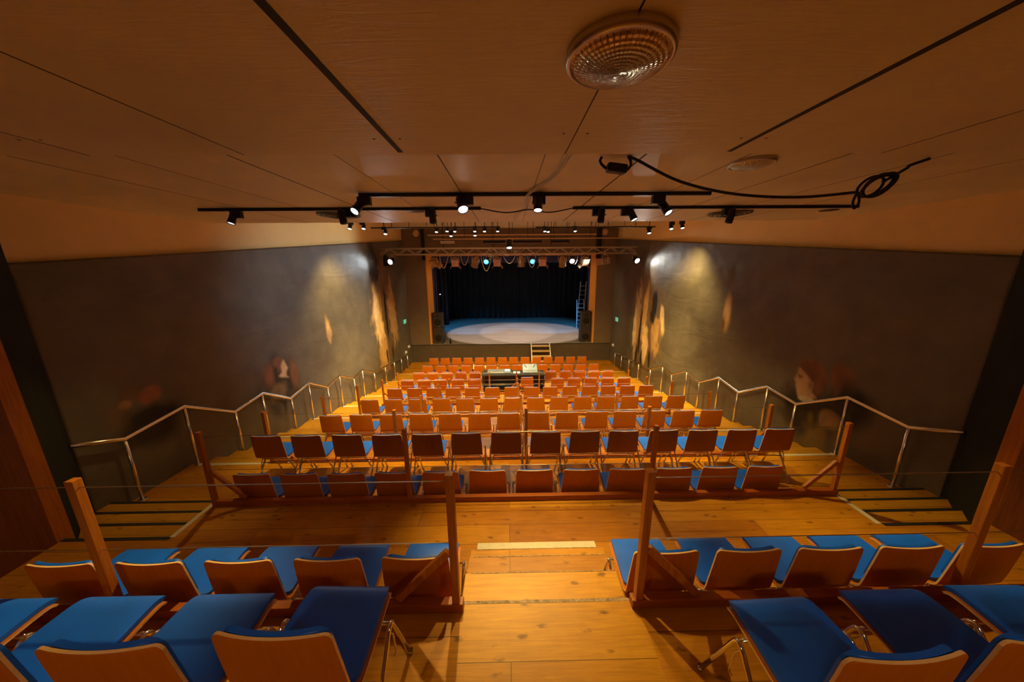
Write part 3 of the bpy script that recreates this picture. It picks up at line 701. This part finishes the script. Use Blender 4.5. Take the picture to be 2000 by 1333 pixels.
# ------------------------------------------------------------------ tracks and spotlights
def track(x0, x1, y, z, label, w_=.034):
    tag(MB().box((x0,y-w_/2,z-.036),(x1,y+w_/2,z-.002)).build('lighting_track', 'black', bevel=.002), label, 'track', 'ceiling lighting tracks')
track(-1.50,2.12,3.55,Z2,'black lighting track nearest the camera under the second ceiling')
track(-3.86,-.32,4.36,Z2,'black lighting track at the left of the second ceiling')
track(.85,4.55,4.36,Z2,'black lighting track at the right of the second ceiling')
WARM = (1,.70,.23)
def head(px, py, pz, lens, tgt, label, power, size=55, blend=.6, lensmat='lens', r=.041, ln=.165, col=WARM, group='track spotlights', adapter=True, rad=.03, hung=False, aim=None):
    """px,py,pz: foot on the track; lens: centre of the lens; tgt: aimed point"""
    e = empty('track_spotlight', (px, py, pz)); L = Vector(e.location)
    c = Vector(lens); d = (Vector(tgt)-c).normalized(); back = c-d*ln
    if adapter: MB().box((-.065,-.03,-.082),(.065,.03,-.001)).build('adapter', 'black', e, bevel=.003)
    top = Vector((0,0,-.08 if adapter else -.001)); pv = (c-d*ln*.55)-L
    side = d.cross(Vector((0,0,1)));  side = side.normalized() if side.length > .05 else Vector((1,0,0))
    yk = MB()
    for q in (-1, 1): yk.tube([top, top.lerp(pv, .35)+side*q*(r+.008), pv+side*q*(r+.008)], .004, 6)
    yk.tube([pv-side*(r+.02), pv+side*(r+.02)], .006, 6)
    yk.build('yoke', 'black', e)
    mt = Matrix.Translation(back-L)@d.to_track_quat('Z','Y').to_matrix().to_4x4()
    MB().lathe([(.001,-.012),(r*.55,-.010),(r*.9,.01),(r,.03),(r,ln*.7),(r*1.08,ln*.72),(r*1.08,ln),(r*.96,ln),(r*.96,ln-.012)], 20, 0, mt).build('housing', 'black', e)
    MB().lathe([(r*.96,ln-.010),(r*.6,ln-.005),(.001,ln-.003)], 20, 0, mt).build('lens', lensmat, e)
    if hung: MB().tube([(0,0,0),(0,0,Z3-.002-pz)], .010, 6).build('hanger', 'black', e)
    tag(e, label, 'spotlight', group)
    if power: spot(e, c+d*.02, (Vector(aim)-c) if aim else d, power, size, blend, col, rad)
    return e
PT = 2.0
za = Z2-.036
head(-1.45,3.55,za,(-1.53,3.47,CAMZ+.55),(-2.35,1.0,2.9),'spotlight with lit lens tilted left, at the left end of the nearest track',165*PT,46,.7)
head(-.40,3.55,za,(-.43,3.44,CAMZ+.557),(.42,1.55,2.7),'glaring spotlight shining at the camera from the nearest track',120*PT,44,.8,'lens_hot',rad=.03,r=.05)
head(.34,3.55,za,(.32,3.44,CAMZ+.545),(.2,2.2,2.3),'spotlight pointing straight down, right of centre on the nearest track',190*PT,52,.9)
head(1.58,3.55,za,(1.68,3.50,CAMZ+.525),(2.9,1.5,2.5),'spotlight tilted right, near the right end of the nearest track',100*PT,48,.8)
zb = za
head(-3.40,4.36,zb,(-3.46,4.32,CAMZ+.55),(-4.0,3.0,2.0),'dark spotlight tilted left, at the outer end of the left track',30*PT,60,.7,'lens_dim')
head(-1.97,4.36,zb,(-2.03,4.28,CAMZ+.54),(-2.2,6.2,1.2),'spotlight pointing down beside the left ceiling vent',220*PT,85,.7)
head(-.96,4.36,zb,(-.92,4.30,CAMZ+.54),(-.9,5.9,1.2),'slim spotlight pointing down at the inner end of the left track',180*PT,80,.7)
head(1.17,4.36,zb,(1.19,4.27,CAMZ+.535),(1.3,5.9,1.2),'spotlight pointing down at the inner end of the right track',180*PT,80,.7)
head(1.54,4.36,zb,(1.62,4.27,CAMZ+.56),(2.9,3.0,2.0),'bright spotlight turned right, second on the right track',120*PT,65,.7)
head(2.86,4.36,zb,(2.83,4.28,CAMZ+.525),(3.0,6.2,1.2),'spotlight pointing down beside the right ceiling vent',220*PT,85,.7)
# third ceiling: hung tracks and small spots
def hung_pipe(x0, x1, y, z, mat, label, r=.018, nh=3):
    e = empty('lighting_pipe', ((x0+x1)/2, y, z)); L = Vector(e.location)
    MB().tube([Vector((x0,y,z))-L, Vector((x1,y,z))-L], r, 8).build('pipe', mat, e)
    for j in range(nh):
        x = x0+(x1-x0)*(j+.5)/nh
        MB().tube([Vector((x,y,z+r))-L, Vector((x,y,Z3-.002))-L], .008, 6).build('hanger', 'black', e)
    tag(e, label, 'pipe', 'hung lighting pipes')
hung_pipe(-3.66,-.26,9.2,CAMZ+1.045,'black','dark hung pipe left of centre over the middle rows')
hung_pipe(.80,4.08,9.2,CAMZ+1.03,'black','dark hung pipe right of centre over the middle rows')
hung_pipe(-3.0,-1.5,9.6,CAMZ+1.10,'gold','pale hung batten at the left over the middle rows')
hung_pipe(2.2,3.6,9.6,CAMZ+1.09,'gold','pale hung batten at the right over the middle rows')
hung_pipe(-2.85,3.28,12.2,CAMZ+1.12,'gold','long pale hung batten above the truss, upper one')
hung_pipe(-2.6,4.1,11.9,CAMZ+.96,'gold','long thin pale hung batten above the truss, lower one', .014)
FAR = [(-4.05,8.9,1.05,-.1),(-3.75,8.9,1.05,.1),(-3.25,9.05,.93,.1),(3.85,9.05,.91,0),(4.38,8.9,1.0,-.05),(4.65,8.9,1.02,.05)]
FL = ['small spotlight high at the left wall, outer of a pair','small spotlight high at the left wall, inner of a pair','small spotlight under the left end of the dark hung pipe','small spotlight under the right end of the dark hung pipe','small spotlight high at the right wall, inner of a pair','small spotlight high at the right wall, outer of a pair']
for q_, ((x, y, z, dx), lb) in enumerate(zip(FAR, FL)):
    far_t = (x*.86+dx, y+1.2, .4)
    head(x, y, CAMZ+z+.12, (x+dx*.3, y-.03, CAMZ+z-.07), (x+dx*2, y-2.2, 1), lb, 1000 if q_ in (2,3) else 330, 62 if q_ in (2,3) else 120, .8, lensmat='lens', r=.045, ln=.15, hung=True, aim=(x*1.13, 9.9, .5) if q_ in (2,3) else (x*.92, y+1.2, 1))
for i, (u, v) in enumerate([(-2.17,1.05),(-1.84,1.07),(-1.80,.97),(-1.60,1.06),(-.98,1.06),(-1.02,.98),(-.68,1.06),(-.27,1.06),(1.20,1.05),(1.36,1.08),(2.15,1.05)]):
    n_ = ['leftmost','second from the left','third from the left','fourth from the left','fifth from the left','sixth from the left','seventh from the left','eighth from the left','third from the right','second from the right','rightmost'][i]
    yo = .45 if i in (2,5,9) else 0
    head(u*1.0, 10.6+yo, CAMZ+v+.17, (u, 10.5+yo, CAMZ+v), (u*1.1, 8.6, 1), 'tiny lit spotlight in the distant row under the third ceiling, %s' % n_, 560 if i in (0,3,6,8,10) else 0, 110, .8, hung=True, aim=(u*1.3,11.2,.5), lensmat='lens', r=.045, ln=.13, group='distant lit spotlights')

# ------------------------------------------------------------------ truss with lamps
tr = empty('lighting_truss', (.1, 12.8, CAMZ+.58)); L = Vector(tr.location)
c4 = [(-.12,.11),(.12,.11),(-.12,-.11),(.12,-.11)]
for yy, zz in c4: MB().tube([(-4.92,yy,zz),(4.92,yy,zz)], .024, 8).build('chord', 'alu', tr)
n = 30
for yy in (-.12, .12):
    m = MB()
    for i in range(n):
        xa = -4.9+9.8*i/n; xb = -4.9+9.8*(i+1)/n
        m.tube([(xa,yy,.11 if i%2 else -.11),(xb,yy,-.11 if i%2 else .11)], .010, 6)
    m.build('lattice', 'alu', tr)
for x in (-2.5,-.6,1.6,3.4): MB().tube([(x,0,.11),(x,0,Z3-L.z-.002)], .012, 6).build('hanger', 'black', tr)
tag(tr, 'aluminium lattice lighting truss hung across the hall before the stage', 'truss')
def par(x, tilt, yaw, lit, label, power=0, kind=0, y=12.68, z=CAMZ+.445, lm='reflector', col=(1,.8,.6), size=30, tgt=None, hung=False, aim=None):
    e = empty('stage_light', (x, y, z))
    if hung: MB().tube([(0,0,-.02),(0,0,Z3-.002-z)], .012, 6).build('hanger', 'black', e)
    d = (Vector(tgt)-Vector((x,y,z-.22))).normalized() if tgt else Vector((math.sin(yaw)*math.sin(tilt), math.cos(yaw)*math.sin(tilt), -math.cos(tilt)))
    pv = Vector((0,0,-.27)); side = d.cross(Vector((0,0,1))).normalized() if abs(d.z) < .98 else Vector((1,0,0))
    r = .135 if kind != 2 else .10; ln = .34 if kind != 1 else .28
    if kind == 2: pv = Vector((0,0,-.20))
    yk = MB()
    for q in (-1, 1): yk.tube([(0,0,-.02), Vector((0,0,-.05))+side*q*(r+.02), pv+side*q*(r+.02)], .009, 6)
    yk.lathe([(.001,.0),(.03,.0),(.03,-.05),(.001,-.05)],10)
    yk.build('yoke', 'alu', e)
    mt = Matrix.Translation(pv-d*ln*.5)@d.to_track_quat('Z','Y').to_matrix().to_4x4()
    if kind == 1:
        MB().box((-r,-r*.9,0),(r,r*.9,ln),0,mt).box((-r*.6,-r*.5,-.05),(r*.6,r*.5,0),0,mt).build('housing', 'par', e, bevel=.01)
        for s in (-1, 1):
            MB().bar(mt@Vector((s*r,0,ln)), mt@Vector((s*(r+.07),0,ln+.10)), r*1.9, .005, up=mt.to_3x3()@Vector((1,0,0))).build('barn_door', 'reflector', e)
        MB().box((-r*.85,-r*.75,ln),(r*.85,r*.75,ln+.006),0,mt).build('lens', lit, e)
    else:
        MB().lathe([(.001,-.06),(r*.5,-.055),(r*.7,0),(r,.07),(r,ln),(r*1.12,ln),(r*1.12,ln+.02),(r*.95,ln+.02),(r*.95,ln-.02)],20,0,mt).build('housing', 'par' if kind == 0 else 'black', e)
        MB().lathe([(r*.95,ln-.01),(.001,ln-.002)],20,0,mt).build('lens', lit, e)
    tag(e, label, 'stage light', 'lamps on the truss')
    if power: spot(e, Vector((x,y,z))+pv+d*(ln*.5+.04), Vector(aim)-Vector((x,y,z))-pv if aim else d, power, size, .6, col, .05)
    return e
PL = ['first from the left','second from the left','third from the left','fourth from the left','fifth from the left','sixth from the left','seventh from the left','eighth from the left']
PX = [(-2.76,.7,.6,1),(-1.97,.35,-.1,1),(-1.19,.6,-.7,0),(-.36,.3,.1,1),(.56,.1,.2,0),(1.38,.35,.2,1),(2.14,.4,.3,0),(3.0,.5,-.3,1)]
TG = {0:(1.5,18.5,STAGE),2:(-1.5,18.6,STAGE),4:(1.9,18.4,STAGE),7:(-1.6,18.5,STAGE)}
for i, (x, ti, ya, kd) in enumerate(PX):
    par(x, ti, ya, 'reflector', 'bronze stage light hanging under the truss above the stage opening, %s' % PL[i], 520 if i in (0,7) else 0, kd, aim=(4.4,16.4,2.6) if i == 0 else (-3.92,16.4,2.6), size=40, col=(1,.7,.4))
par(3.78,.9,1.0,'reflector','black flood lamp hanging at the right end of the stage opening',950,1,tgt=(-4.97,9.0,3.6),col=(.86,.94,1),size=44,aim=(-4.97,9.6,3.9))
par(-4.60,.05,0,'lens_dim','spotlight hanging straight down at the left end of the truss',0,2)
par(-4.36,.9,2.2,'lens_hot','bright lamp turned outward at the left end of the truss',60,2,tgt=(-4.97,9.0,4.0),col=(.82,.93,1),size=90,aim=(-3.9,7,3.6))
par(4.95,.9,-2.2,'lens_hot','bright lamp turned outward at the right end of the truss',90,2,tgt=(5.3,10.4,4.0),col=(.95,.93,.85),size=90,aim=(4.4,7.5,3.2))
par(.10,.9,PI,'lens_hot','bright lamp facing the hall at the centre of the truss',700,2,y=12.25,hung=True,z=CAMZ+1.02,tgt=(.2,9.6,.3),size=100,col=(1,.80,.52))
par(-.78,.9,2.9,'lens_blue','small lamp glowing blue left of the truss centre',0,2,y=12.95,tgt=(-1.2,8,3))
par(1.0,.9,2.9,'lens_blue','small lamp glowing blue right of the truss centre',0,2,y=12.95,tgt=(1.0,8,3))
par(2.55,.9,2.9,'lens','small white lamp lit beside the seventh stage light',0,2,y=12.95,tgt=(2.2,8,3))
for i, (xa, xb, sag) in enumerate([(-2.54,-2.2,.5),(-1.74,-1.42,.4),(-.98,-.56,.62),(-.14,.34,.35),(.77,1.12,.5),(2.36,2.72,.4)]):
    pts = [(xa+(xb-xa)*t, 12.660-.27*math.sin(PI*t)**.5, CAMZ+.46-sag*math.sin(PI*t)**.8) for t in np.linspace(0,1,14)]
    tag(MB().tube(pts, .012, 6).build('power_cable', 'whitecable'), 'pale cable looping under the truss, %s from the left' % ['first','second','third','fourth','fifth','sixth'][i], 'cable', 'cable loops under the truss')
m = MB()
for j in range(26):
    a = Vector((rnd.uniform(-.75,.55), 12.52+rnd.uniform(-.04,.04), CAMZ+rnd.uniform(.45,.66))); b_ = a+Vector((rnd.uniform(-.3,.3), 0, rnd.uniform(-.2,.2))); m.tube([a, a.lerp(b_,.5)+Vector((0,-.04,-.05)), b_], .011, 5)
tag(m.build('cable_tangle', 'whitecable'), 'tangle of pale cables tied to the middle of the truss', 'cables', kind='stuff')

for x0, x1, mt_, lb in ((-2.46,-1.94,'alu','pale flood fixture hung above the truss at the left'),(-.87,1.32,'black','long black flood fixture hung above the middle of the truss'),(1.66,2.36,'black','short black flood fixture hung above the truss at the right')):
    e = empty('flood_bar', ((x0+x1)/2, 12.55, CAMZ+.90)); hw = (x1-x0)/2
    MB().box((-hw,-.06,-.045),(hw,.06,.045)).build('housing', mt_, e, bevel=.008)
    MB().box((-hw+.03,-.05,-.052),(hw-.03,.05,-.0455)).build('lens', 'reflector', e)
    MB().tube([(-hw*.7,0,.045),(-hw*.7,0,Z3-e.location.z-.002)],.010,6).tube([(hw*.7,0,.045),(hw*.7,0,Z3-e.location.z-.002)],.010,6).build('hanger', 'black', e)
    tag(e, lb, 'flood light', 'flood fixtures above the truss')
# stage lights behind the opening: two warm front spots and a blue wash on bars
bar = empty('stage_light_bar', (.2,17.6,CAMZ+1.3)); MB().tube([(-3.8,0,0),(3.8,0,0)],.025,8).build('pipe','black',bar); tag(bar,'dark lighting bar behind the top of the stage opening','pipe')
def stage_spot(x, tgt, power, size, blend, col, label, lensm):
    e = par(x, .4, 0, lensm, label, 0, 0, y=17.6, z=CAMZ+1.27)
    p = Vector((x,17.6,CAMZ+1.0)); spot(e, p+Vector((0,0,-.25)), Vector(tgt)-p, power, size, blend, col, .04)
stage_spot(-1.6,(-.7,18.7,STAGE),950,68,.14,(1,.78,.62),'stage light on the bar behind the opening, left of centre','lens')
stage_spot(2.0,(1.6,18.7,STAGE),950,68,.14,(1,.78,.62),'stage light on the bar behind the opening, right of centre','lens')
stage_spot(-3.0,(-2.0,20.9,STAGE),900,56,.6,(.04,.42,1),'blue stage light on the bar behind the opening, at the left','lens_blue')
stage_spot(3.4,(2.6,20.9,STAGE),900,56,.6,(.04,.42,1),'blue stage light on the bar behind the opening, at the right','lens_blue')

# ------------------------------------------------------------------ vents, cables
def vent(x, y, label):
    e = empty('ceiling_vent', (x, y, Z2))
    for i, r in enumerate((.05,.10,.15,.20,.25)):
        MB().lathe([(r,-.052+i*.009),(r+.026,-.060+i*.009),(r+.034,-.055+i*.009),(r+.012,-.046+i*.009)], 32).build('ring', 'black', e)
    MB().lathe([(.001,-.001),(.03,-.001),(.03,-.05),(.001,-.055)], 12).build('stem', 'black', e)
    tag(e, label, 'vent', 'round ceiling vents')
vent(-2.36,4.86,'round black ringed vent on the ceiling at the left')
vent(3.25,4.92,'round black ringed vent on the ceiling at the right')
def flat_disc(x, y, r, label):
    tag(MB().lathe([(.001,-.006),(r,-.006),(r,-.001)], 24).build('cover_plate', 'black', loc=(x,y,Z2)), label, 'plate')
flat_disc(-1.22,4.62,.12,'small dark round plate on the ceiling beside the left track')
flat_disc(4.55,4.75,.11,'small dark round plate on the ceiling near the right wall')
# black connector box and cable hanging at the ceiling step
b = empty('cable_connector', (.78,2.46,Z2-.075))
MB().box((-.07,-.035,-.03),(.07,.035,.03),0,Matrix.Rotation(.12,4,'Y')).build('housing','black',b,bevel=.012)
MB().tube([(-.075,0,.0),(-.11,0,.03),(-.12,0,.05),(-.11,.0,.074)],.010,8).build('strap','black',b)
MB().tube([(.075,0,-.01),(.10,0,.02),(.095,0,.05),(.08,0,.074)],.010,8).build('strap','black',b)
tag(b,'black cable connector hanging at the step of the ceiling','connector')
def smooth(P, k=6): return catmull(P, k)
pts = smooth([(.84,2.42,Z2-.012),(.90,2.42,Z2-.03),(1.22,2.42,Z2-.17),(1.62,2.43,Z2-.25),(2.1,2.45,Z2-.27),(2.53,2.47,Z2-.235)])
tag(MB().tube(pts,.010,8).build('hanging_cable','blackmatt'),'black cable sagging under the ceiling from the connector to the coil','cable')
m = MB()
for j, (rx, rz_, dx) in enumerate(((.13,.055,0),(.115,.065,.01),(.12,.05,.02),(.10,.06,-.01))):
    pts = [(2.70+dx+rx*math.cos(t)*math.cos(.5)-rz_*math.sin(t)*math.sin(.5), 2.47+.018*j, Z2-.185+rx*math.cos(t)*math.sin(.5)+rz_*math.sin(t)*math.cos(.5)) for t in np.linspace(0,2*PI,26)]
    m.tube(pts,.009,8)
m.tube(smooth([(2.55,2.47,Z2-.235),(2.575,2.47,Z2-.30),(2.55,2.47,Z2-.345),(2.53,2.47,Z2-.30),(2.545,2.47,Z2-.24)]),.008,8)
m.tube(smooth([(2.75,2.5,Z2-.16),(2.9,2.5,Z2-.07),(2.92,2.5,Z2-.05),(3.05,2.5,Z2-.008)]),.010,8)
tag(m.build('cable_coil','blackmatt'),'coiled black cable tied up under the ceiling at the right','cable')
m = MB()
for j in range(3):
    m.tube(smooth([(.40+.03*j,2.2,Z2-.012),(.385+.016*j,2.9,Z2-.012),(.27+.02*j,3.3,Z2-.014),(.20+.014*j,3.55,Z2-.045),(.22+.03*j,4.3,Z2-.03),(.14+.03*j,4.7,Z2-.02),(.12+.02*j,5.6,Z2-.014)]),.0045,6)
tag(m.build('white_wires','whitecable'),'bundle of pale wires running along the ceiling across the tracks','wires')
tag(MB().tube(smooth([(-.32,4.36,Z2-.02),(0,4.36,Z2-.07),(.3,4.36,Z2-.035),(.55,4.36,Z2-.07),(.85,4.36,Z2-.02)]),.008,6).build('track_cable','blackmatt'),'thin black cable drooping between the left and right tracks','cable')
